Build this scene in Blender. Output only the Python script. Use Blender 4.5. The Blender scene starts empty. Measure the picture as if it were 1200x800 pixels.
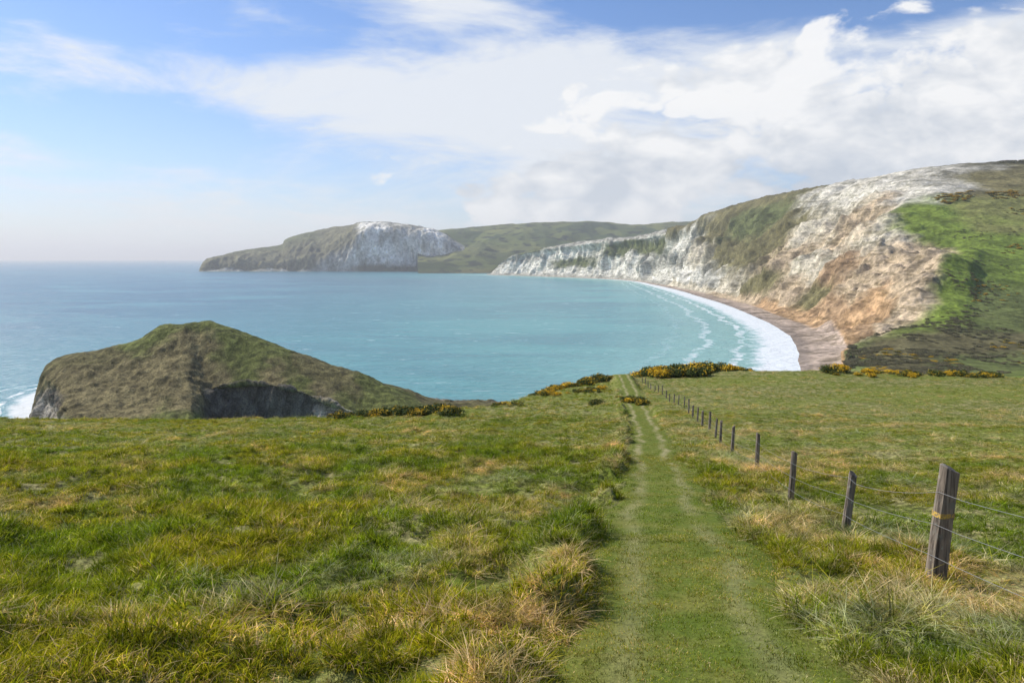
import bpy, math, random
import numpy as np
from mathutils import Vector
random.seed(7); rng=np.random.default_rng(7)
H=100.0
scene=bpy.context.scene
scene.view_settings.view_transform='Standard'
scene.view_settings.look='None'
scene.view_settings.exposure=0

# ------------------------------------------------------------ numpy noise
def _h(ix,iy,iz):
    ix=ix.astype(np.int64).astype(np.uint32); iy=iy.astype(np.int64).astype(np.uint32); iz=iz.astype(np.int64).astype(np.uint32)
    h=ix*np.uint32(374761393)+iy*np.uint32(668265263)+iz*np.uint32(2246822519)
    h=(h^(h>>np.uint32(13)))*np.uint32(1274126177)
    h=h^(h>>np.uint32(16))
    h=h*np.uint32(2654435761); h=h^(h>>np.uint32(15))
    return h.astype(np.float64)/4294967295.0
def vn(x,y,z=None):
    x=np.asarray(x,float); y=np.asarray(y,float)
    z=np.zeros_like(x) if z is None else np.asarray(z,float)
    x0=np.floor(x);y0=np.floor(y);z0=np.floor(z)
    fx=x-x0;fy=y-y0;fz=z-z0
    fx=fx*fx*(3-2*fx);fy=fy*fy*(3-2*fy);fz=fz*fz*(3-2*fz)
    def L(a,b,t): return a+(b-a)*t
    r0=L(L(_h(x0,y0,z0),_h(x0+1,y0,z0),fx),L(_h(x0,y0+1,z0),_h(x0+1,y0+1,z0),fx),fy)
    r1=L(L(_h(x0,y0,z0+1),_h(x0+1,y0,z0+1),fx),L(_h(x0,y0+1,z0+1),_h(x0+1,y0+1,z0+1),fx),fy)
    return L(r0,r1,fz)
def fbm(x,y,z=None,o=4,g=.5):
    x=np.asarray(x,float);y=np.asarray(y,float)
    z=np.zeros_like(x) if z is None else np.asarray(z,float)
    s=0;a=1;t=0
    for i in range(o):
        s=s+a*(vn(x+i*17.3,y+i*9.1,z+i*5.7)-.5)*2; t+=a; a*=g; x=x*2.03;y=y*2.03;z=z*2.03
    return s/t
def sstep(a,b,x):
    t=np.clip((x-a)/(b-a),0,1); return t*t*(3-2*t)

# ------------------------------------------------------------ material helpers
class NT:
    def __init__(s,tree): s.t=tree; s.n=tree.nodes; s.l=tree.links
    def new(s,ty,**k):
        n=s.n.new(ty)
        for a,b in k.items(): setattr(n,a,b)
        return n
    def put(s,sock,v):
        if isinstance(v,bpy.types.NodeSocket): s.l.new(v,sock)
        elif isinstance(v,(tuple,list)) and len(v)==3 and sock.type=='RGBA': sock.default_value=(*v,1)
        else: sock.default_value=v
    def m(s,op,a,b=None,c=None,clamp=False):
        n=s.new('ShaderNodeMath',operation=op); n.use_clamp=clamp
        s.put(n.inputs[0],a)
        if b is not None: s.put(n.inputs[1],b)
        if c is not None: s.put(n.inputs[2],c)
        return n.outputs[0]
    def ss(s,a,b,x):
        n=s.new('ShaderNodeMapRange'); n.interpolation_type='SMOOTHSTEP'
        s.put(n.inputs[0],x); s.put(n.inputs[1],a); s.put(n.inputs[2],b); s.put(n.inputs[3],0.0); s.put(n.inputs[4],1.0)
        return n.outputs[0]
    def rng(s,x,a,b,c,d):
        n=s.new('ShaderNodeMapRange')
        for i,v in enumerate((x,a,b,c,d)): s.put(n.inputs[i],v)
        return n.outputs[0]
    def mix(s,f,a,b,mode='MIX'):
        n=s.new('ShaderNodeMix',data_type='RGBA',blend_type=mode)
        s.put(n.inputs[0],f); s.put(n.inputs[6],a); s.put(n.inputs[7],b)
        return n.outputs[2]
    def mapping(s,v,scale=(1,1,1),rot=(0,0,0),loc=(0,0,0)):
        n=s.new('ShaderNodeMapping'); s.put(n.inputs[0],v)
        n.inputs['Scale'].default_value=scale; n.inputs['Rotation'].default_value=rot; n.inputs['Location'].default_value=loc
        return n.outputs[0]
    def noise(s,v,scale,detail=5,rough=.55,dist=0.0):
        n=s.new('ShaderNodeTexNoise'); s.put(n.inputs['Vector'],v)
        n.inputs['Scale'].default_value=scale; n.inputs['Detail'].default_value=detail
        n.inputs['Roughness'].default_value=rough; n.inputs['Distortion'].default_value=dist
        return n.outputs[0]
    def attr(s,name): return s.new('ShaderNodeAttribute',attribute_name=name)
    def bump(s,h,strength,dist):
        n=s.new('ShaderNodeBump'); s.put(n.inputs['Height'],h); n.inputs['Strength'].default_value=strength; n.inputs['Distance'].default_value=dist
        return n.outputs[0]
def new_mat(name):
    m=bpy.data.materials.new(name); m.use_nodes=True
    T=NT(m.node_tree); T.n.clear()
    out=T.new('ShaderNodeOutputMaterial')
    b=T.new('ShaderNodeBsdfPrincipled'); T.l.new(b.outputs[0],out.inputs[0])
    T.pos=T.new('ShaderNodeNewGeometry').outputs['Position']
    return m,T,b,out

def mesh_obj(name,verts,faces,mat=None,cols=None,attrs=None,smooth=True,link=True):
    me=bpy.data.meshes.new(name)
    v=np.asarray(verts,dtype=np.float32).reshape(-1,3)
    if isinstance(faces,np.ndarray):
        nf,k=faces.shape
        me.vertices.add(len(v)); me.vertices.foreach_set('co',v.ravel())
        me.loops.add(nf*k); me.loops.foreach_set('vertex_index',faces.ravel().astype(np.int32))
        me.polygons.add(nf); me.polygons.foreach_set('loop_start',np.arange(0,nf*k,k,dtype=np.int32))
        me.update(calc_edges=True)
    else: me.from_pydata(v.tolist(),[],faces)
    if smooth: me.polygons.foreach_set('use_smooth',np.ones(len(me.polygons),bool))
    if cols is not None:
        a=me.color_attributes.new('Col','FLOAT_COLOR','POINT')
        c=np.ones((len(v),4),np.float32); c[:,:3]=np.asarray(cols).reshape(-1,3); a.data.foreach_set('color',c.ravel())
    for k,val in (attrs or {}).items():
        a=me.attributes.new(k,'FLOAT','POINT'); a.data.foreach_set('value',np.asarray(val,np.float32).ravel())
    if mat: me.materials.append(mat)
    me.validate(); me.update()
    o=bpy.data.objects.new(name,me)
    if link: scene.collection.objects.link(o)
    return o
def grid_faces(ny,nx,flip=False):
    i=np.arange((ny-1)*(nx-1)); r=i//(nx-1); c=i%(nx-1)
    a=r*nx+c
    f=np.stack([a,a+1,a+nx+1,a+nx],1)
    return f[:,::-1].copy() if flip else f

# ------------------------------------------------------------ camera / light / world
cd=bpy.data.cameras.new('camera'); cam=bpy.data.objects.new('camera',cd); scene.collection.objects.link(cam)
cam.location=(0,0,H); cam.rotation_euler=(math.radians(90-6.15),0,0)
cd.lens=27; cd.sensor_width=36; cd.clip_start=.1; cd.clip_end=150000
scene.camera=cam
SUN_AZ=-60; SUN_EL=40
az=math.radians(SUN_AZ); el=math.radians(SUN_EL)
sd=Vector((math.sin(az)*math.cos(el),math.cos(az)*math.cos(el),math.sin(el)))
sl=bpy.data.lights.new('sun','SUN'); sl.energy=5.0; sl.angle=math.radians(.5); sl.color=(1,.95,.87)
so=bpy.data.objects.new('sun',sl); so.rotation_euler=sd.to_track_quat('Z','Y').to_euler(); so.location=(0,0,500); scene.collection.objects.link(so)

w=bpy.data.worlds.new('World'); scene.world=w; w.use_nodes=True
T=NT(w.node_tree); T.n.clear()
wo=T.new('ShaderNodeOutputWorld'); bg=T.new('ShaderNodeBackground'); T.l.new(bg.outputs[0],wo.inputs[0]); bg.inputs[1].default_value=.1
sky=T.new('ShaderNodeTexSky'); sky.sky_type='NISHITA'; sky.sun_disc=False; sky.sun_elevation=el; sky.sun_rotation=az
sky.altitude=100; sky.air_density=1.0; sky.dust_density=.5; sky.ozone_density=2.0
gen=T.new('ShaderNodeTexCoord').outputs['Generated']
sp=T.new('ShaderNodeSeparateXYZ'); T.put(sp.inputs[0],gen); A=sp.outputs[0]; B=sp.outputs[2]
def G(cx,cz,rx,rz):
    u=T.m('DIVIDE',T.m('SUBTRACT',A,cx),rx); v=T.m('DIVIDE',T.m('SUBTRACT',B,cz),rz)
    return T.m('EXPONENT',T.m('MULTIPLY',T.m('ADD',T.m('MULTIPLY',u,u),T.m('MULTIPLY',v,v)),-1.0))
def wsum(base,items):
    for k,g in items: base=T.m('ADD',base,T.m('MULTIPLY',g,k))
    return base
blue=T.mix(1.0,sky.outputs[0],(.86,1.06,1.40),'MULTIPLY')
v1=T.mapping(gen,(1.0,1.0,3.8),rot=(0,math.radians(-13),0))
n1=T.noise(v1,3.4,8,.6,.35)
c1=wsum(n1,[(-.19,G(-.40,.29,.24,.05)),(-.13,G(-.33,.155,.16,.03)),(-.15,G(-.54,.15,.10,.03)),(-.50,G(.34,.315,.19,.05)),
   (.16,G(-.05,.20,.34,.10)),(.16,G(-.10,.31,.08,.03)),(-.34,G(0,.75,2,.28)),(.12,G(.45,.2,.2,.08))])
m1=T.ss(.40,.66,c1)
col=T.mix(T.m('MULTIPLY',m1,.92),blue,(8.5,8.85,9.3))
def bank(off):
    vv=T.mapping(gen,(1.0,1.0,1.9),loc=off)
    n=T.noise(vv,5.2,9,.55,.25)
    q=T.noise(vv,10.5,6,.5,.4); bil=T.m('ABSOLUTE',T.m('SUBTRACT',q,.5))
    return T.m('ADD',n,T.m('MULTIPLY',T.m('SUBTRACT',bil,.07),.75))
nb=bank((0,0,0)); nb2=bank((.026,0,-.05))
n3=T.noise(T.mapping(gen,(1,1,2.6)),1.9,4,.5)
cb=wsum(nb,[(.20,G(.40,.15,.32,.085)),(.10,G(.05,.11,.3,.05)),(.13,G(.6,.22,.16,.10)),(-.30,G(.33,.33,.2,.055)),(-.28,G(-.45,.17,.32,.2)),(-.12,G(-.02,.25,.2,.06)),(-.22,G(0,.7,2,.25)),(.26,G(-.475,.155,.04,.010)),(.24,G(-.54,.115,.06,.012))])
m2=T.ss(.50,.60,cb)
rel=T.m('ADD',T.m('MULTIPLY',T.m('SUBTRACT',nb,nb2),3.4),.80)
low=T.ss(.19,.08,B)
sh=T.m('SUBTRACT',rel,T.m('MULTIPLY',low,T.m('MULTIPLY',T.ss(-.15,.35,A),.50)))
sh=T.m('ADD',sh,T.m('MULTIPLY',T.m('SUBTRACT',n3,.5),.7),clamp=True)
ccol=T.mix(sh,(5.6,6.2,7.1),(9.8,9.85,9.9))
col=T.mix(T.m('MULTIPLY',m2,.94),col,ccol)
hz=T.m('EXPONENT',T.m('MULTIPLY',T.m('MAXIMUM',B,0.0),-13.0))
hz=T.m('MULTIPLY',hz,T.rng(A,-.5,.5,1.0,.68))
col=T.mix(hz,col,(8.1,8.5,8.9))
T.put(bg.inputs[0],col)

# ------------------------------------------------------------ foreground hill shape
_ys=np.array([-80,-30,0,7.4,11,15.2,21.4,28,45,60,80,100,130,160,560,900],float)
_zs=np.array([8,3.5,-1.65,-3.13,-3.85,-4.69,-5.93,-7.24,-10.3,-12.75,-15.4,-17.6,-20.2,-22,-27,-30],float)
_ty=np.arange(-80,900,.5); _tz=np.interp(_ty,_ys,_zs)
_k=np.exp(-np.linspace(-2,2,25)**2); _k/=_k.sum(); _tz=np.convolve(np.pad(_tz,12,'edge'),_k,'valid')
PY=[-10,0,4.3,7.4,11.7,15.2,21,28,45,70,100,130,170]; PX=[.2,.75,1.19,1.75,2.45,3.0,4.1,5.2,8.2,11.8,15.8,19.3,23]
FY=[-12,-3,3,7.4,11,15.2,21.4,28,34,43,55,70,90,110,130,170]; FX=[2.6,3.1,3.6,4.23,4.93,5.67,6.99,8.2,9.4,11.3,13.4,15.9,18.4,20.6,22.4,26]
def pathx(y): return np.interp(y,PY,PX)+.06*np.sin(y*.9)+.05*np.sin(y*.37+1)
def pathw(y): return np.interp(y,[0,4,20,60,130],[1.0,1.0,.95,1.2,1.4])*(1+.09*np.sin(y*1.7)+.07*np.sin(y*.61+2))
def fencex(y): return np.interp(y,FY,FX)
def mound(x,y):
    a=vn(x/.62+40,y/.55); b_=vn(x/1.7,y/1.4+9)
    return np.clip(a*.65+b_*.55-.1,0,1)
def hill_z(x,y,fine=True):
    x=np.asarray(x,float);y=np.asarray(y,float)
    z=np.interp(y,_ty,_tz)
    y0=np.interp(x,[-200,-60,-12,-4,8,17,40,120,300],[45,52,58,74,112,130,138,122,110])
    sl_=np.interp(x,[-40,0,25],[.30,.27,.20]); t=np.clip(y-y0,0,None)
    z=z-np.where(t<25,.5*sl_/25*t*t,sl_*t-sl_*12.5)
    dp=np.abs(x-pathx(y))/pathw(y)
    off=sstep(.85,1.5,dp)
    z=z+off*(.45*fbm(x/14,y/14,o=2)*sstep(3,20,np.hypot(x,y)))
    z=z+sstep(20,120,y)*2.0*fbm(x/60+3,y/60,o=3)*off
    if fine:
        hum=np.where(x<pathx(y),1.0,.6)
        z=z+off*hum*(.38*(mound(x,y)-.5)+.05*fbm(x/.3,y/.3,o=2))
        z=z-.07*(1-sstep(.8,1.15,dp))+.02*fbm(x/.7,y/.7,o=3)
        u=(pathx(y)-x)/pathw(y)
        z=z+.26*sstep(1.02,1.20,u)*(1-sstep(1.25,1.9,u))*sstep(.28,.55,vn(x*1.3,y*1.1))
    return H+z
ax=np.arcsinh(np.array([-360,440])/4.0); ux=np.linspace(ax[0],ax[1],620); gx=4*np.sinh(ux)+1
ay=np.arcsinh(np.array([-30,640])/5.0); uy=np.linspace(ay[0],ay[1],660); gy=5*np.sinh(uy)+3.5
GX,GY=np.meshgrid(gx,gy); GZ=hill_z(GX,GY)
gm,T,b,out=new_mat('ground_turf')
p=T.pos
big=T.noise(p,.07,4,.5); mid=T.noise(T.mapping(p,(1,.6,1)),1.1,7,.7); fin=T.noise(p,7,6,.7)
c=T.mix(T.ss(.42,.62,mid),(.12,.15,.02),(.34,.30,.13))
c=T.mix(T.m('MULTIPLY',T.ss(.42,.62,big),.6),c,(.18,.215,.028))
c=T.mix(1.0,c,T.mix(T.ss(.3,.7,fin),(.18,.18,.18),(1.6,1.6,1.6)),'MULTIPLY')
T.put(b.inputs['Base Color'],c); b.inputs['Roughness'].default_value=.95; b.inputs['Specular IOR Level'].default_value=.1
T.put(b.inputs['Normal'],T.bump(T.noise(p,5,6,.65),1.0,.12))
ground=mesh_obj('ground_hillside',np.stack([GX,GY,GZ],-1),grid_faces(len(gy),len(gx)),gm)
py_=np.concatenate([np.arange(-8,30,.12),np.arange(30,150,.5)]); off=np.linspace(-1.12,1.12,19)
PXg=pathx(py_)[:,None]+pathw(py_)[:,None]*off[None,:]; PYg=np.repeat(py_[:,None],19,1)
edge=np.abs(off)[None,:]
PZ=np.where(edge<.85,hill_z(PXg,PYg)+.03,hill_z(PXg,PYg)+.03-.14*sstep(.85,1.1,edge))
pm,T,b,out=new_mat('footpath_turf')
e=T.attr('edge').outputs['Fac']; p=T.pos
n=T.noise(p,1.6,5,.6); f=T.noise(p,22,4,.6)
yv=T.new('ShaderNodeSeparateXYZ'); T.put(yv.inputs[0],p)
rut=T.ss(.24,.0,T.m('ABSOLUTE',T.m('SUBTRACT',T.m('ABSOLUTE',e),.50)))
rut=T.m('MULTIPLY',rut,T.m('MULTIPLY',T.ss(.30,.55,T.noise(p,.5,4,.6)),T.rng(yv.outputs[1],6,30,.35,1)))
c=T.mix(T.ss(.35,.7,n),(.11,.15,.018),(.19,.195,.04))
c=T.mix(T.m('MULTIPLY',rut,.9),c,(.36,.32,.16))
c=T.mix(1.0,c,T.mix(f,(.4,.4,.4),(1.5,1.5,1.5)),'MULTIPLY')
T.put(b.inputs['Base Color'],c); b.inputs['Roughness'].default_value=.95; b.inputs['Specular IOR Level'].default_value=.1
T.put(b.inputs['Normal'],T.bump(f,.8,.03))
mesh_obj('footpath',np.stack([PXg,PYg,PZ],-1),grid_faces(len(py_),19),pm,attrs={'edge':np.repeat(off[None,:],len(py_),0)})

# ------------------------------------------------------------ grass
gmat,T,b,out=new_mat('grass_blades')
ca=T.attr('Col').outputs['Color']; p=T.pos
n=T.noise(T.mapping(p,(1,.7,1)),.35,4,.6); n2=T.noise(p,2.4,5,.7)
tint=T.mix(T.ss(.38,.62,n),(.78,.92,.78),(1.38,1.12,.95))
c=T.mix(1.0,ca,tint,'MULTIPLY')
c=T.mix(1.0,c,T.mix(T.ss(.3,.7,n2),(.33,.40,.30),(1.7,1.6,1.55)),'MULTIPLY')
T.n.remove(b)
d=T.new('ShaderNodeBsdfDiffuse'); tr=T.new('ShaderNodeBsdfTranslucent')
T.put(d.inputs[0],c); T.put(tr.inputs[0],T.mix(1.0,c,(1.3,1.3,.6),'MULTIPLY'))
mx=T.new('ShaderNodeMixShader'); mx.inputs[0].default_value=.45; T.l.new(d.outputs[0],mx.inputs[1]); T.l.new(tr.outputs[0],mx.inputs[2])
T.l.new(mx.outputs[0],out.inputs[0])
GREEN=[(.20,.26,.02),(.26,.31,.025),(.32,.34,.045),(.11,.175,.015)]
STRAW=[(.58,.52,.35),(.70,.65,.48),(.44,.36,.20)]
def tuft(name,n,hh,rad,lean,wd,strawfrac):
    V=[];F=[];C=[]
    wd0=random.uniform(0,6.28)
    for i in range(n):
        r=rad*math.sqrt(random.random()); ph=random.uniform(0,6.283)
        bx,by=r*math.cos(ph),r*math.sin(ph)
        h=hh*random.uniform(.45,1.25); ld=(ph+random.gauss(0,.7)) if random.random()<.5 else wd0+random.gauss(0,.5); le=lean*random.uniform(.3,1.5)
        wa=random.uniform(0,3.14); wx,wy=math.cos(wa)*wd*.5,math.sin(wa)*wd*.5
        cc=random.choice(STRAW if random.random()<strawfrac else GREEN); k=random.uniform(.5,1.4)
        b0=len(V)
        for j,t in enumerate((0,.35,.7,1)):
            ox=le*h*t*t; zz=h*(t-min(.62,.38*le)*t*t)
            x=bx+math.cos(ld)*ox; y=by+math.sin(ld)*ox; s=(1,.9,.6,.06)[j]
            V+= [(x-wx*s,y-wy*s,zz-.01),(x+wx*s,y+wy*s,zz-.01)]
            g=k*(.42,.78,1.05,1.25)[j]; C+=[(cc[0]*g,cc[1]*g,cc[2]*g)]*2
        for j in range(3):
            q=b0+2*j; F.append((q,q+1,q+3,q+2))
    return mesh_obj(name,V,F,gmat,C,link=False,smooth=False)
gcol=bpy.data.collections.new('grass_tufts')
specs=[('a',44,.12,.10,.7,.0085,.06),('b',44,.14,.12,.9,.008,.14),('c',40,.11,.11,.8,.007,.28),
       ('d',60,.11,.09,2.1,.0065,.88),('e',52,.11,.11,2.2,.0065,.68),
       ('f',46,.024,.11,.8,.005,.12),('g',46,.032,.12,.9,.005,.34),
       ('h',50,.09,.12,1.4,.007,.48)]
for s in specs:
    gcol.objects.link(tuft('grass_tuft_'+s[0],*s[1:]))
def instancer(name,coll,pts,rot,scl,idx):
    me=bpy.data.meshes.new(name); me.vertices.add(len(pts)); me.vertices.foreach_set('co',np.asarray(pts,np.float32).ravel())
    a=me.attributes.new('rot','FLOAT_VECTOR','POINT'); a.data.foreach_set('vector',np.asarray(rot,np.float32).ravel())
    a=me.attributes.new('scl','FLOAT_VECTOR','POINT'); a.data.foreach_set('vector',np.asarray(scl,np.float32).ravel())
    a=me.attributes.new('idx','INT','POINT'); a.data.foreach_set('value',np.asarray(idx,np.int32))
    o=bpy.data.objects.new(name,me); scene.collection.objects.link(o)
    ng=bpy.data.node_groups.new(name+'_scatter','GeometryNodeTree')
    ng.interface.new_socket('Geometry',in_out='INPUT',socket_type='NodeSocketGeometry'); ng.interface.new_socket('Geometry',in_out='OUTPUT',socket_type='NodeSocketGeometry')
    N=ng.nodes; L=ng.links
    gi=N.new('NodeGroupInput'); go=N.new('NodeGroupOutput'); ip=N.new('GeometryNodeInstanceOnPoints'); ci=N.new('GeometryNodeCollectionInfo')
    ci.inputs['Collection'].default_value=coll; ci.inputs['Separate Children'].default_value=True; ci.inputs['Reset Children'].default_value=True
    def na(nm,ty):
        q=N.new('GeometryNodeInputNamedAttribute'); q.data_type=ty; q.inputs['Name'].default_value=nm; return q.outputs['Attribute']
    e2r=N.new('FunctionNodeEulerToRotation'); L.new(na('rot','FLOAT_VECTOR'),e2r.inputs[0])
    L.new(gi.outputs[0],ip.inputs['Points']); L.new(ci.outputs[0],ip.inputs['Instance']); ip.inputs['Pick Instance'].default_value=True
    L.new(na('idx','INT'),ip.inputs['Instance Index']); L.new(e2r.outputs[0],ip.inputs['Rotation']); L.new(na('scl','FLOAT_VECTOR'),ip.inputs['Scale'])
    L.new(ip.outputs[0],go.inputs[0])
    md=o.modifiers.new('scatter','NODES'); md.node_group=ng
    return o
PTS=[];ROT=[];SCL=[];IDX=[]
for (y0,y1,n,s) in [(.8,5,5600,.9),(5,10,9800,1.0),(10,28,33000,1.1),(28,65,36000,1.45),(65,142,24000,2.1)]:
    yy=np.sqrt(rng.uniform(y0*y0,y1*y1,n)); half=.76*yy+2.0; xx=rng.uniform(-1,1,n)*half+.02*yy
    brow=np.interp(xx,[-200,-60,-12,-4,8,17,40,120,300],[45,52,58,74,112,130,138,122,110])
    mo=mound(xx,yy)
    dens=sstep(.18,.48,mo)*.92+.08
    dp=(xx-pathx(yy))/pathw(yy); dens=np.where(np.abs(dp)<1,1,dens)
    keep=(yy<brow+14)&(rng.random(n)<dens)
    xx=xx[keep];yy=yy[keep];dp=dp[keep];mo=mo[keep];onp=np.abs(dp)<1.0;m=len(xx)
    dry=.41+.72*fbm(xx/.7,yy/.6+4,o=4,g=.7)+.34*fbm(xx/5+2,yy/6,o=2)+.25*(mo-.5)
    dry+=.20*np.exp(-((dp+1.4)/.35)**2)
    dry+=np.where(xx>pathx(yy)+pathw(yy),.16,0.0)
    dry+=.20*np.exp(-((xx-fencex(yy)+.2)/.9)**2)
    dry+=sstep(10,40,yy)*.07
    r=rng.random(m)
    idx=np.where(dry+.3*(r-.5)>.74,3+(rng.random(m)<.5),np.where(dry+.4*(r-.5)>.52,np.where(rng.random(m)<.5,7,2),np.where(rng.random(m)<.5,0,1)))
    idx=np.where(onp,5+(rng.random(m)<.35+.3*fbm(xx/1.5,yy/1.5)),idx)
    sc=s*rng.uniform(.65,1.3,m)*(.5+.85*mo); sc=np.where(onp,s*rng.uniform(.8,1.2,m),sc)
    hz_=np.where(xx>fencex(yy)+.6,.5,1.0)*(.60 if s>1.4 else 1.0)
    zz=hill_z(xx,yy)
    zz=np.where(onp,zz+.02,zz)
    PTS.append(np.stack([xx,yy,zz],1)); ROT.append(np.stack([rng.normal(-.0,.24,m),rng.normal(.16,.24,m),rng.uniform(0,6.28,m)],1))
    SCL.append(np.stack([sc,sc,sc*hz_],1)); IDX.append(idx)
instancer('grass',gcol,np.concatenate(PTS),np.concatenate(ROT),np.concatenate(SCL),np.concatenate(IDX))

# ------------------------------------------------------------ bushes
bmat,T,b,out=new_mat('bush_foliage')
T.put(b.inputs['Base Color'],T.attr('Col').outputs['Color']); b.inputs['Roughness'].default_value=.8; b.inputs['Specular IOR Level'].default_value=.2
def bush(name,n,flower,seed,greens,fcol):
    R=random.Random(seed); V=[];F=[];C=[]
    lobes=[(R.uniform(-.6,.6),R.uniform(-.6,.6),R.uniform(.25,.6),R.uniform(.35,.6),R.uniform(.3,1.5)) for _ in range(9)]
    for i in range(n):
        lx,ly,lz,lr,fk=R.choice(lobes)
        d=Vector((R.gauss(0,1),R.gauss(0,1),R.gauss(.2,1))).normalized(); rr=lr*(R.random()**.35)*R.uniform(.8,1.15)
        c=Vector((lx,ly,lz*1.0))+d*rr
        if c.z<-.05: c.z=R.uniform(0,.2)
        s=R.uniform(.04,.085)
        u=Vector((R.gauss(0,1),R.gauss(0,1),R.gauss(0,1))).normalized(); v=u.cross(Vector((R.gauss(0,1),R.gauss(0,1),R.gauss(0,1)))).normalized()
        b0=len(V); V+=[c-u*s*1.5,c-v*s*.6,c+u*s*1.5,c+v*s*.6]; F.append((b0,b0+1,b0+2,b0+3))
        isf=R.random()<flower*fk*(1 if d.z>-.1 and rr>lr*.6 else .15)
        cc=fcol if isf else R.choice(greens); k=R.uniform(.7,1.3); C+=[(cc[0]*k,cc[1]*k,cc[2]*k)]*4
    return mesh_obj(name,V,F,bmat,C,link=False,smooth=False)
gor=bpy.data.collections.new('gorse_variants')
DG=[(.07,.10,.02),(.10,.13,.03),(.05,.07,.015)]
for i in range(5): gor.objects.link(bush('gorse_bush_'+'abcde'[i],1500,(.65,.4,.85,.1,.15)[i],i,DG,(.80,.50,.02)))
scr=bpy.data.collections.new('scrub_variants')
SG=[(.15,.13,.07),(.20,.16,.09),(.09,.11,.04),(.13,.15,.05),(.24,.19,.12)]
for i in range(3): scr.objects.link(bush('scrub_bush_'+'abc'[i],1100,.0,20+i,SG,(0,0,0)))
P=[];S=[]
def clump(xr,yr,n,s0,s1,thr=.4,f=14):
    k=0
    for _ in range(n*12):
        x=random.uniform(*xr);y=random.uniform(*yr)
        if vn(np.array([x/f+9]),np.array([y/f]))[0]<thr: continue
        P.append((x,y,float(hill_z(np.array([x]),np.array([y]),False)[0])-.1)); S.append(random.uniform(s0,s1)); k+=1
        if k>=n: break
clump((-8,17),(116,160),170,.7,1.6,.35,10)
clump((27,60),(136,166),200,1.3,2.6,.30)
clump((56,112),(130,160),80,.6,1.4,.50,9)
clump((-15,-5),(62,84),60,.5,1.1,.42,6)
clump((-6,14),(80,116),55,.3,.9,.52,5)
n=len(P); S=np.array(S)
instancer('gorse_bushes',gor,P,np.stack([np.zeros(n),np.zeros(n),rng.uniform(0,6.28,n)],1),np.stack([S*1.1,S*1.1,S*.85],1),rng.integers(0,5,n))

# ------------------------------------------------------------ landforms by cross-section
def S_(a,b_,d): return (a/900*d,d,H+b_/900*d)     # bearing offset, elevation, distance
def Z_(a,z,d): return (a/900*d,d,z)
def cr(arr,n):
    N=arr.shape[0]; t=np.linspace(0,N-1,n); i=np.clip(np.floor(t).astype(int),0,N-2); f=(t-i)
    f=f.reshape((-1,)+(1,)*(arr.ndim-1))
    p0=arr[np.clip(i-1,0,N-1)];p1=arr[i];p2=arr[i+1];p3=arr[np.clip(i+2,0,N-1)]
    return .5*((2*p1)+(-p0+p2)*f+(2*p0-5*p1+4*p2-p3)*f**2+(-p0+3*p1-3*p2+p3)*f**3)
def lookup(C,ts,tk):
    S,K=C.shape[:2]; ts=np.clip(ts,0,S-1.001); tk=np.clip(tk,0,K-1.001)
    i=ts.astype(int);j=tk.astype(int); fs=sstep(.25,.75,ts-i)[...,None]; fk=sstep(.25,.75,tk-j)[...,None]
    return (C[i,j]*(1-fs)+C[i+1,j]*fs)*(1-fk)+(C[i,j+1]*(1-fs)+C[i+1,j+1]*fs)*fk
def loft(name,Pc,Cc,Ac,nu,nv,mat,L=60,warp=(.5,.5),wl=90,flip=False,zs=.35,kfix=0,small=.42):
    Pc=np.array(Pc,float);Cc=np.array(Cc,float);Ac=np.array(Ac,float)
    g=cr(Pc,nu); g=np.swapaxes(cr(np.swapaxes(g,0,1),nv),0,1)
    a=cr(Ac,nu); a=np.swapaxes(cr(np.swapaxes(a,0,1),nv),0,1); a=np.maximum(a,0)
    du=np.gradient(g,axis=0);dv=np.gradient(g,axis=1); nn=np.cross(du,dv); nn/=np.linalg.norm(nn,axis=-1,keepdims=True)+1e-9
    if flip: nn=-nn
    x,y,z=g[...,0],g[...,1],g[...,2]
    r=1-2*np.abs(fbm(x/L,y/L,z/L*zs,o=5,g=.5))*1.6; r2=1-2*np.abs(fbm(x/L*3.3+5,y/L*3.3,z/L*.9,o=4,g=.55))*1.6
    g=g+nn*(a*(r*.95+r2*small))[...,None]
    tk0=np.linspace(0,Pc.shape[1]-1,nv)[None,:]
    wk=sstep(kfix-.2,kfix+.8,tk0) if kfix else 1.0
    ts=np.linspace(0,Pc.shape[0]-1,nu)[:,None]+warp[0]*fbm(x/wl,y/wl,z/wl*.8,o=6,g=.62)*1.5
    tk=tk0+wk*warp[1]*fbm(x/wl+31,y/wl,z/wl*.8,o=6,g=.62)*1.5
    c=lookup(Cc,ts,tk)
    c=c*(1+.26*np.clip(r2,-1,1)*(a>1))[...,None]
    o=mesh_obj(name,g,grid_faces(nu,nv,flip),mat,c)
    return o,g
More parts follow.
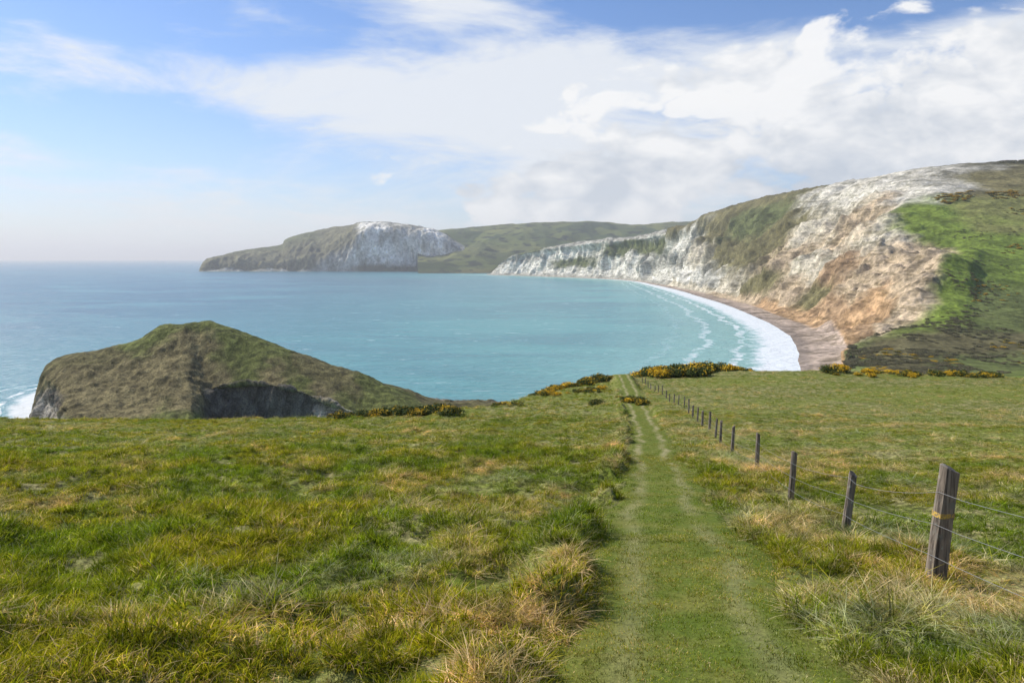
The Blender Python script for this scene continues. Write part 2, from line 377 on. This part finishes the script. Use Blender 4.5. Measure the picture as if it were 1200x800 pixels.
def terrain_mat(name,s1,s2,bd,strat=.7,streak=(.6,.6,4.0),lo=.60,hi=1.30):
    m,T,b,out=new_mat(name); p=T.pos; ca=T.attr('Col').outputs['Color']
    n=T.noise(T.mapping(p,(1,1,.45)),s1,8,.62,.3); n2=T.noise(p,s2,6,.65)
    st=T.noise(T.mapping(p,streak,rot=(.35,.25,0)),s1*1.2,7,.65,.3)
    c=T.mix(1.0,ca,T.mix(T.ss(.3,.7,n),(lo,lo*.98,lo*.92),(hi,hi*.98,hi*.95)),'MULTIPLY')
    c=T.mix(1.0,c,T.mix(T.ss(.3,.7,n2),(lo,lo*1.02,lo*.95),(hi,hi,hi*.97)),'MULTIPLY')
    lum=T.new('ShaderNodeSeparateColor'); T.put(lum.inputs[0],ca)
    rock=T.ss(.2,.4,lum.outputs[0])
    c=T.mix(T.m('MULTIPLY',rock,T.m('MULTIPLY',T.ss(.50,.60,st),strat)),c,T.mix(1.0,c,(.42,.42,.35),'MULTIPLY'))
    T.put(b.inputs['Base Color'],c); b.inputs['Roughness'].default_value=.95; b.inputs['Specular IOR Level'].default_value=.1
    T.put(b.inputs['Normal'],T.bump(T.m('ADD',n,T.m('MULTIPLY',n2,.4)),1.0,bd))
    return m
CH=(.68,.66,.61);CG=(.42,.41,.37);TN=(.47,.37,.26);OR=(.46,.30,.17);GV=(.11,.125,.05);OL=(.15,.135,.065);SH=(.48,.38,.315);SHW=(.32,.26,.225)
SC=(.54,.49,.40);SG_=(.56,.53,.47);GF=(.155,.21,.035);GL=(.21,.215,.07);BM=(.14,.125,.06);HB=(.20,.175,.08);WB=(.10,.2,.2);DS=(.08,.075,.04);GS=(.13,.155,.05);BR=(.34,.23,.14)
def st(d,wa,ta,pts):
    return [Z_(wa-14*900/d/1.0*.9,-4,d),Z_(wa,.0,d),Z_((wa*.45+ta*.55),2.6,d),Z_(ta,6,d)]+[S_(a,e,d+dd) for a,e,dd in pts]
rows=[
 st(500,385,398,[(402,-160,0),(408,-158,0),(420,-155,0),(480,-150,0),(600,-147,0),(950,-140,0)]),
 st(600,350,386,[(392,-142,0),(397,-138,0),(406,-132,0),(470,-128,0),(600,-128,10),(950,-122,30)]),
 st(700,340,386,[(390,-118,2),(396,-112,4),(404,-106,6),(470,-98,15),(600,-100,30),(950,-90,60)]),
 st(850,336,386,[(396,-93,3),(420,-82,6),(448,-68,10),(520,-60,15),(600,-58,30),(950,-45,60)]),
 st(1000,326,370,[(390,-78,4),(425,-50,10),(484,-3,18),(530,-4,30),(600,-16,50),(950,-6,90)]),
 st(1150,308,350,[(367,-58,4),(400,-24,10),(470,4,25),(530,14,50),(610,22,80),(950,35,130)]),
 st(1300,288,325,[(346,-50,6),(372,-16,16),(412,30,30),(480,48,70),(610,60,120),(950,72,180)]),
 st(1500,267,300,[(313,-40,8),(345,2,24),(402,42,50),(468,80,80),(610,92,140),(950,100,200)]),
 st(1700,248,277,[(286,-34,8),(314,6,30),(365,50,60),(448,97,110),(600,113,260),(950,116,400)]),
 st(2000,222,244,[(254,-30,8),(278,8,40),(322,46,90),(392,88,160),(520,90,420),(900,86,600)]),
 st(2350,200,216,[(226,-23,8),(246,8,40),(272,34,90),(322,78,160),(420,74,420),(800,68,600)]),
 st(2700,180,192,[(200,-20,8),(214,4,40),(228,26,90),(252,61,150),(330,57,420),(700,52,600)]),
 st(3000,164,173,[(180,-18,8),(188,2,30),(194,20,60),(206,42,110),(280,41,400),(600,39,600)]),
 st(3400,146,151,[(155,-16,8),(159,0,20),(164,16,40),(172,31,80),(230,29,400),(500,27,600)]),
 st(3800,112,116,[(119,-15,8),(122,-2,20),(126,12,40),(131,25,70),(180,23,400),(400,22,600)]),
 st(4150,62,66,[(69,-14,8),(72,-4,20),(75,8,40),(79,19,70),(120,18,400),(300,16,600)]),
 st(4500,12,15,[(18,-14,8),(20,-7,20),(22,2,40),(26,11,70),(60,9,400),(200,8,600)]),
 st(4700,-22,-20,[(-18,-16,4),(-16,-12,10),(-13,-6,20),(-8,-1,40),(10,-4,300),(100,-6,500)]),
 st(4800,-30,-29,[(-27,-18,4),(-25,-18,8),(-22,-18,12),(-18,-18,20),(0,-18,100),(60,-18,200)]),
]
cols=[
 [WB,SHW,SH,SH,GV,GV,BM,BM,GF,GF],
 [WB,SHW,SH,SH,GV,BM,GS,BM,GS,GF],
 [WB,SHW,SH,SH,OR,GV,GS,BM,BM,GF],
 [WB,SHW,SH,SH,OR,BR,TN,GF,GS,GF],
 [WB,SHW,SH,SH,OR,OR,TN,GF,GF,GF],
 [WB,SHW,SH,OR,BR,TN,TN,GF,GF,GF],
 [WB,SHW,SH,OR,OL,BR,SC,GF,GL,GL],
 [WB,SHW,SH,OR,TN,SC,TN,SG_,HB,HB],
 [WB,SHW,SH,TN,OL,TN,SC,SG_,DS,DS],
 [WB,SHW,SH,TN,SC,OL,OL,SG_,OL,BM],
 [WB,SHW,SH,SC,CG,OL,GV,OL,GV,GV],
 [WB,SHW,SH,SC,CH,SC,OL,OL,GV,GV],
 [WB,SHW,SH,CG,CH,CG,CH,OL,GV,GV],
 [WB,SHW,SH,CG,CH,CG,GV,CG,GV,GV],
 [WB,SHW,SH,CG,CH,CH,GV,CG,GV,GV],
 [WB,SHW,SH,CG,CH,GV,CH,CG,GV,GV],
 [WB,SHW,CG,CG,CH,CH,CG,GV,GV,GV],
 [WB,SHW,CG,CG,CH,CH,CG,GV,GV,GV],
 [WB,SHW,CG,CG,CG,CG,CG,GV,GV,GV]]
amps=[]
for i in range(len(rows)):
    s=[2,3,5,9,12,15,17,19,20,21,22,24,27,29,29,24,17,8,3][i]
    amps.append([0,.2,.3,s*.25,s*.95,s*1.05,s*.95,s*.30,s*.11,s*.22])
cm=terrain_mat('coast_cliff_rock',.03,.16,5.0,.72)
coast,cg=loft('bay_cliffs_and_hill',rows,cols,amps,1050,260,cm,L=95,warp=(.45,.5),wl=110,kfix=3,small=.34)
P=[];S=[];nu,nv=cg.shape[:2]
def onsurf(s0,s1,k0,k1,n,a,b_,thr,f=40):
    k=0
    for _ in range(n*15):
        i=int(random.uniform(s0,s1)/18*(nu-1)); j=int(random.uniform(k0,k1)/9*(nv-1)); i=min(i,nu-2); j=min(j,nv-2)
        v=cg[i,j]+(cg[i+1,j]-cg[i,j])*random.random()+(cg[i,j+1]-cg[i,j])*random.random()
        if vn(np.array([v[0]/f]),np.array([v[1]/f]))[0]<thr: continue
        P.append((v[0],v[1],v[2]-.2)); S.append(random.uniform(a,b_)); k+=1
        if k>=n: break
onsurf(.6,2.8,5.5,8.4,1000,1.2,3.2,.42,28)
onsurf(2.8,3.8,6.6,8.4,160,1.0,2.6,.5,35)
onsurf(3.8,6.0,7.0,8.6,110,1.0,2.4,.62)
onsurf(7.7,8.6,7.8,8.5,500,2.0,4.5,.35)
n=len(P); S=np.array(S)
instancer('scrub_bushes',scr,P,np.stack([np.zeros(n),np.zeros(n),rng.uniform(0,6.28,n)],1),np.stack([S*1.3,S*1.3,S*.6],1),rng.integers(0,3,n))
P=[];S=[]
onsurf(.6,2.3,6.3,8.4,130,1.4,2.8,.5)
onsurf(6.35,6.65,7.2,7.55,60,2.5,5,.1); onsurf(6.35,6.6,7.7,7.9,45,2.5,4.5,.1); onsurf(5.7,6.0,7.85,8.1,50,2.2,4,.1); onsurf(4.6,5.0,7.8,8.1,34,2.0,3.5,.1); onsurf(3.2,3.9,7.4,8.1,36,1.4,2.6,.45,25)
n=len(P); S=np.array(S)
instancer('hillside_gorse_bushes',gor,P,np.stack([np.zeros(n),np.zeros(n),rng.uniform(0,6.28,n)],1),np.stack([S*1.3,S*1.3,S*.5],1),rng.integers(0,3,n))

# tout headland
def tr_(a,zr,yr,cove=0,mixf=1.0):
    q0=np.array([Z_(a,-4,yr-165),Z_(a,.22*zr,yr-120),Z_(a,.42*zr,yr-78),Z_(a,.70*zr,yr-36)])
    if cove:
        ry=yr-56
        q1=np.array([Z_(a,-4,ry-16),Z_(a,1,ry-12),Z_(a,cove-1,ry-2),Z_(a,cove+1.2,ry+3)])
        q0=q0*(1-mixf)+q1*mixf
    return [tuple(q) for q in q0]+[Z_(a,zr,yr),Z_(a,zr*.75,yr+40),Z_(a,zr*.35,yr+75),Z_(a,-4,yr+95)]
trow=[
 [Z_(-570,-4,470),Z_(-570,-4,478),Z_(-570,-4,485),Z_(-569,-3,492),Z_(-569,-3,500),Z_(-568,-3,508),Z_(-567,-3,515),Z_(-566,-4,520)],
 [Z_(-565,-4,462),Z_(-563,6,466),Z_(-562,12,472),Z_(-561,16,485),Z_(-560,19,500),Z_(-559,16,520),Z_(-558,8,540),Z_(-556,-4,555)],
 [Z_(-556,-4,440),Z_(-553,10,445),Z_(-550,18,455),Z_(-548,26,475),Z_(-546,32,500),Z_(-545,26,530),Z_(-543,14,560),Z_(-541,-4,580)],
 tr_(-520,38,500), tr_(-480,41,505), tr_(-440,47,512), tr_(-416,54.5,518),
 tr_(-385,57.0,520), tr_(-370,57.5,520,18,.3), tr_(-354,58,520,22,.9), tr_(-315,49.5,518,24.5), tr_(-280,43.5,512,24), tr_(-250,37.5,507,21), tr_(-222,32,500,17,1),tr_(-196,28,494,13,1),
 tr_(-168,23,486,8,.7), tr_(-130,16,474), tr_(-80,8,458), tr_(0,7,446), tr_(90,8,440)]
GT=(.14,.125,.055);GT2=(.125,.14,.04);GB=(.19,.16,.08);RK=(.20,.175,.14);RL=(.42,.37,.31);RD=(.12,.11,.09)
tcol=[]; tamp=[]
for i in range(len(trow)):
    if i<3: tcol.append([RL,RL,RL if i<2 else RK,GB,GT,GT,RK,RK]); tamp.append([1.5,4.2,4.8,2.4,1,1,2,1])
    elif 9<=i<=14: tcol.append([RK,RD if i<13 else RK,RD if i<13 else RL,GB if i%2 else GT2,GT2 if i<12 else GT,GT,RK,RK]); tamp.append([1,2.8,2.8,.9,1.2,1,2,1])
    else: tcol.append([RK,GT2,GB,GB if i<9 else GT2,GT2 if i in(5,6,7,8,15,16) else GT,GT,RK,RK]); tamp.append([1,1.2,1.8,1.6,1.1,1,2,1])
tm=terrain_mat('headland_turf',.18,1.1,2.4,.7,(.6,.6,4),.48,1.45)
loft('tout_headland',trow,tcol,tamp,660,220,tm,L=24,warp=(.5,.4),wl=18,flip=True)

# far chalk headland
def hr(a,ct,rg,d=6000):
    return [Z_(a,-6,d),Z_(a,4,d+20),S_(a,(ct-15)*.35-7,d+60),S_(a,ct,d+150),S_(a,rg,d+600),S_(a,rg-8,d+1300)]
hrow=[[Z_(-366,-6,6000)]*2+[Z_(-366,-6,6060),Z_(-366,-6,6150),Z_(-366,-6,6500),Z_(-366,-6,7000)],
 hr(-356,-6,-3),hr(-340,-2,2),hr(-310,0,9),hr(-270,1,15),hr(-262,2,22),hr(-240,4,28),hr(-210,10,35),hr(-190,24,38),hr(-168,35,41),hr(-130,33,38),hr(-90,27,31),hr(-65,16,19),hr(-48,6,8),hr(-36,-4,-2),hr(-28,-10,-9),
 [Z_(-20,-6,6000)]*2+[Z_(-20,-6,6060),Z_(-20,-6,6150),Z_(-20,-6,6500),Z_(-20,-6,7000)]]
HG=(.16,.15,.085); HG2=(.12,.13,.06); CW=(.78,.76,.72)
hcol=[]
for i in range(len(hrow)):
    if i<7: hcol.append([CG,CG,OL,HG,HG2,HG2])
    elif i<9: hcol.append([CG,CG,CG,HG,HG,HG2])
    else: hcol.append([OL,OL,CW,CW if i%2 else CG,HG2,HG2])
hamp=[[0,8,30,22,9,8] if i<12 else [0,5,14,9,3,3] for i in range(len(hrow))]; hamp[0]=[0]*6; hamp[-1]=[0]*6
fm=terrain_mat('far_chalk',.012,.05,14.0,.75,(1,1,.5))
loft('chalk_headland',hrow,hcol,hamp,460,120,fm,L=170,warp=(.5,.35),wl=260,small=.4)
# hills behind the bay
drow=[];dcol=[]
for a,t in [(-110,28),(-90,31),(-40,35),(20,39),(100,41),(160,39),(220,41),(300,38),(500,36),(800,34)]:
    drow.append([Z_(a,-6,5300),S_(a,-8,5500),S_(a,6 if a>-60 else 2,5900),S_(a,20,6500),S_(a,t,7400),S_(a,t-12,8600)])
    dcol.append([OL,GV,HG2,(.10,.12,.05),(.12,.13,.06),GV])
dm,T,b,out=new_mat('distant_fields'); p=T.pos
vo=T.new('ShaderNodeTexVoronoi'); T.put(vo.inputs['Vector'],T.mapping(p,(1,.6,0))); vo.inputs['Scale'].default_value=.006
n=T.noise(p,.01,6,.6)
vs_=T.new('ShaderNodeSeparateColor'); T.put(vs_.inputs[0],vo.outputs['Color'])
c=T.mix(1.0,T.attr('Col').outputs['Color'],T.mix(vs_.outputs[0],(.60,.68,.72),(1.5,1.4,1.15)),'MULTIPLY')
c=T.mix(T.ss(.53,.60,n),c,(.05,.058,.036)); T.put(b.inputs['Base Color'],c); b.inputs['Roughness'].default_value=1; b.inputs['Specular IOR Level'].default_value=0
loft('distant_hills',drow,dcol,[[0,5,25,30,18,10]]*len(drow),220,70,dm,L=600,wl=500)

# ------------------------------------------------------------ sea
xs=np.unique(np.concatenate([[-60000,-30000,-16000,-9000,-5000,-3000,-2000,-1400,-1000,-700,-500,-400],np.arange(-350,760,8),[820,1000,1500,2500,5000,10000,20000,60000]]))
ys=np.unique(np.concatenate([[-3000,-1000,0,200,300],np.arange(370,4000,12),[4100,4300,4500,4800,5200,5600,6200,7000,8000,10000,14000,20000,32000,60000]]))
SX,SY=np.meshgrid(xs.astype(float),ys.astype(float))
def dist(poly):
    d=np.full(SX.shape,1e9)
    for (x0,y0),(x1,y1) in zip(poly[:-1],poly[1:]):
        vx,vy=x1-x0,y1-y0; t=np.clip(((SX-x0)*vx+(SY-y0)*vy)/(vx*vx+vy*vy),0,1)
        d=np.minimum(d,np.hypot(SX-x0-t*vx,SY-y0-t*vy))
    return d
wl_=cr(np.array([r[1][:2] for r in rows]),120)
d1=dist([tuple(q) for q in wl_])
wid=np.interp(SY,[500,850,1100,1500,2000,2600,3400,4500],[36,42,42,42,44,42,24,12])
tl=[tuple(r[0][:2]) for r in trow[:5]][::-1]+[tuple(r[-1][:2]) for r in trow[:9]]
d2=dist(tl)
fd=np.minimum(d1/wid,d2/16+.1)
sm,T,b,out=new_mat('sea_water'); p=T.pos
fda=T.attr('fd').outputs['Fac']; sho=T.attr('shore').outputs['Fac']
lat=T.noise(T.mapping(p,(1,2.2,1)),.0022,6,.6,.6); med=T.noise(T.mapping(p,(1,2.5,1)),.012,6,.62,.3)
near=T.ss(1300,20,T.m('ADD',sho,T.m('MULTIPLY',T.m('SUBTRACT',lat,.5),900)))
c=T.mix(near,(.030,.13,.19),(.12,.38,.375))
c=T.mix(T.ss(.42,.68,lat),c,(.08,.26,.29))
c=T.mix(T.ss(280,10,sho),c,(.28,.52,.47))
c=T.mix(T.m('MULTIPLY',T.ss(.48,.72,med),.4),c,(.17,.40,.42))
fn=T.noise(T.mapping(p,(1,1,1)),.06,9,.70,.4); fn2=T.noise(p,.014,4,.55,.5)
x1=T.m('ADD',fda,T.m('MULTIPLY',T.m('SUBTRACT',fn,.5),1.9))
foam=T.ss(1.25,.75,x1)
foam=T.m('MULTIPLY',foam,T.rng(T.noise(p,.25,5,.65),.35,.6,.82,1.0))
ph=T.m('SINE',T.m('ADD',T.m('MULTIPLY',fda,6.5),T.m('MULTIPLY',fn2,9.0)))
band=T.m('MULTIPLY',T.ss(.65,.95,ph),T.m('MULTIPLY',T.ss(4.0,1.6,fda),T.ss(.42,.58,fn)))
foam=T.m('MAXIMUM',foam,band)
fl=T.m('MULTIPLY',T.ss(.625,.70,T.noise(T.mapping(p,(1,3.0,1),rot=(0,0,.35)),.02,9,.66,.8)),T.ss(1600,300,sho))
foam=T.m('MAXIMUM',foam,T.m('MULTIPLY',fl,.45))
c=T.mix(foam,c,(.82,.84,.83))
T.put(b.inputs['Base Color'],c); T.put(b.inputs['Roughness'],T.rng(foam,0,1,.24,.8)); b.inputs['IOR'].default_value=1.33
wv=T.m('ADD',T.noise(T.mapping(p,(1,2,1),rot=(0,0,.3)),.05,7,.6),T.m('MULTIPLY',T.noise(p,.5,5,.6),.12))
T.put(b.inputs['Normal'],T.bump(wv,.9,5.0))
mesh_obj('sea',np.stack([SX,SY,np.zeros_like(SX)],-1),grid_faces(len(ys),len(xs)),sm,attrs={'fd':np.clip(fd,0,50),'shore':d1})

# sea haze: thin real aerosol layer over the coast
hm=bpy.data.materials.new('sea_haze'); hm.use_nodes=True; T=NT(hm.node_tree); T.n.clear()
o_=T.new('ShaderNodeOutputMaterial'); vs=T.new('ShaderNodeVolumeScatter'); vs.inputs['Color'].default_value=(.92,.96,1,1); vs.inputs['Density'].default_value=5.2e-5; vs.inputs['Anisotropy'].default_value=.2
T.l.new(vs.outputs[0],o_.inputs['Volume'])
V=[(x,y,z) for z in (-30,600) for y in (-4000,59000) for x in (-59000,59000)]
mesh_obj('sea_haze',V,[(0,2,3,1),(4,5,7,6),(0,1,5,4),(2,6,7,3),(0,4,6,2),(1,3,7,5)],hm,smooth=False)

# ------------------------------------------------------------ fence
wm,T,b,out=new_mat('weathered_timber')
tc=T.new('ShaderNodeTexCoord').outputs['Object']
g1=T.noise(T.mapping(tc,(28,28,1.6)),1.0,6,.65,.4); g2=T.noise(tc,7,4,.6)
c=T.mix(T.ss(.35,.65,g1),(.07,.053,.04),(.30,.24,.18)); c=T.mix(T.ss(.5,.7,g2),c,(.18,.17,.14))
c=T.mix(T.ss(.60,.7,T.noise(tc,13,5,.6)),c,(.34,.35,.27))
T.put(b.inputs['Base Color'],c); b.inputs['Roughness'].default_value=.9; T.put(b.inputs['Normal'],T.bump(g1,.8,.012))
wire,T,b,out=new_mat('galvanised_wire'); b.inputs['Base Color'].default_value=(.42,.42,.41,1); b.inputs['Metallic'].default_value=.6; b.inputs['Roughness'].default_value=.45
ym,T,b,out=new_mat('waymark_paint'); n=T.noise(T.pos,45,5,.7); T.put(b.inputs['Base Color'],T.mix(T.ss(.42,.6,n),(.60,.38,.06),(.16,.13,.10))); b.inputs['Roughness'].default_value=.8
fence=bpy.data.objects.new('wire_fence',None); scene.collection.objects.link(fence)
def post(i,x,y,h,r,lx,ly,square=False):
    z0=float(hill_z(np.array([x]),np.array([y]))[0]); ns=12; V=[];F=[]
    R=random.Random(i*3+1); rings=16; ph=[R.uniform(0,6) for _ in range(4)]
    for k in range(rings):
        t=k/(rings-1); zz=-.25+t*(h+.25)
        for s in range(ns):
            a=6.28318*s/ns+.3
            if square: q=1/max(abs(math.cos(a-.3+.2)),abs(math.sin(a-.3+.2)))*.92; q=min(q,1.17)
            else: q=1
            rr=r*q*(1.06-.12*t)*(1+.05*math.sin(3*a+ph[0]+t*2)+.03*math.sin(5*a+ph[1]+t*9))
            ztop=zz+(0 if k<rings-1 else (.035*math.cos(a+ph[2])))
            V.append((math.cos(a)*rr+lx*max(0,zz)/h,math.sin(a)*rr+ly*max(0,zz)/h,ztop))
    for k in range(rings-1):
        for s in range(ns):
            F.append((k*ns+s,k*ns+(s+1)%ns,(k+1)*ns+(s+1)%ns,(k+1)*ns+s))
    b0=len(V)
    for s in range(ns):
        vx=V[(rings-1)*ns+s]; V.append((lx+(vx[0]-lx)*.75,ly+(vx[1]-ly)*.75,vx[2]+.012))
    for s in range(ns): F.append(((rings-1)*ns+s,(rings-1)*ns+(s+1)%ns,b0+(s+1)%ns,b0+s))
    F.append(tuple(b0+s for s in range(ns)))
    o=mesh_obj('post_%d'%i,V,F,wm,smooth=False); o.location=(x,y,z0); o.parent=fence
    return (x,y,z0,h,lx,ly,r)
info=[]
pl=[(3.35,-2,1.1,.065),(3.62,3.0,1.1,.065),(4.23,7.4,1.16,.083),(4.93,11,.84,.06),(5.67,15.2,.98,.062),(6.99,21.4,1.05,.06),(8.2,28,1.08,.06),(9.4,34,1.12,.06),(10.4,38.5,1.0,.055)]
yy=43.5
while yy<134: pl.append((float(fencex(yy)),yy,random.uniform(.95,1.2),random.uniform(.055,.075))); yy+=random.uniform(4.5,7)
for i,(x,y,h,r) in enumerate(pl):
    lx={2:.10,3:.09,4:.035}.get(i,random.uniform(-.05,.07)); ly=random.uniform(-.04,.04)
    info.append(post(i+1,x,y,h,r,lx,ly,square=(i==2)))
for wi,fr in enumerate((.80,.52,.25)):
    cu=bpy.data.curves.new('wire_%d'%(wi+1),'CURVE'); cu.dimensions='3D'; cu.bevel_depth=.0022; cu.bevel_resolution=1; cu.materials.append(wire)
    pts=[]
    for a,b_ in zip(info[:-1],info[1:]):
        A_=Vector((a[0]+a[4]*fr-a[6]*1.05,a[1],a[2]+(a[3] if a[3]>.9 else 1.0)*fr)); B_=Vector((b_[0]+b_[4]*fr-b_[6]*1.05,b_[1],b_[2]+(b_[3] if b_[3]>.9 else .95)*fr*.98))
        sg=random.uniform(.02,.07)
        for k in range(8):
            t=k/8; q=A_.lerp(B_,t); q.z-=sg*4*t*(1-t); pts.append(q)
    pts.append(B_)
    sp_=cu.splines.new('POLY'); sp_.points.add(len(pts)-1)
    for q,pt in zip(pts,sp_.points): pt.co=(*q,1)
    o=bpy.data.objects.new('wire_%d'%(wi+1),cu); scene.collection.objects.link(o); o.parent=fence
x,y,z0,h,lx,ly,r=info[2]
def bandm(name,zc,hh,mat,grow):
    ns=12;V=[];F=[]
    for k,zz in enumerate((zc-hh/2,zc+hh/2)):
        for s in range(ns):
            a=6.28318*s/ns+.3; q=min(1/max(abs(math.cos(a-.1)),abs(math.sin(a-.1)))*.92,1.17)
            rr=r*q*1.03*grow; V.append((math.cos(a)*rr+lx*zz/h,math.sin(a)*rr+ly*zz/h,zz))
    for s in range(ns): F.append((s,(s+1)%ns,ns+(s+1)%ns,ns+s))
    o=mesh_obj(name,V,F,mat,smooth=False); o.location=(x,y,z0); o.parent=fence
bandm('waymark_band',.70,.05,ym,1.03)
print('grass',sum(len(p) for p in PTS))
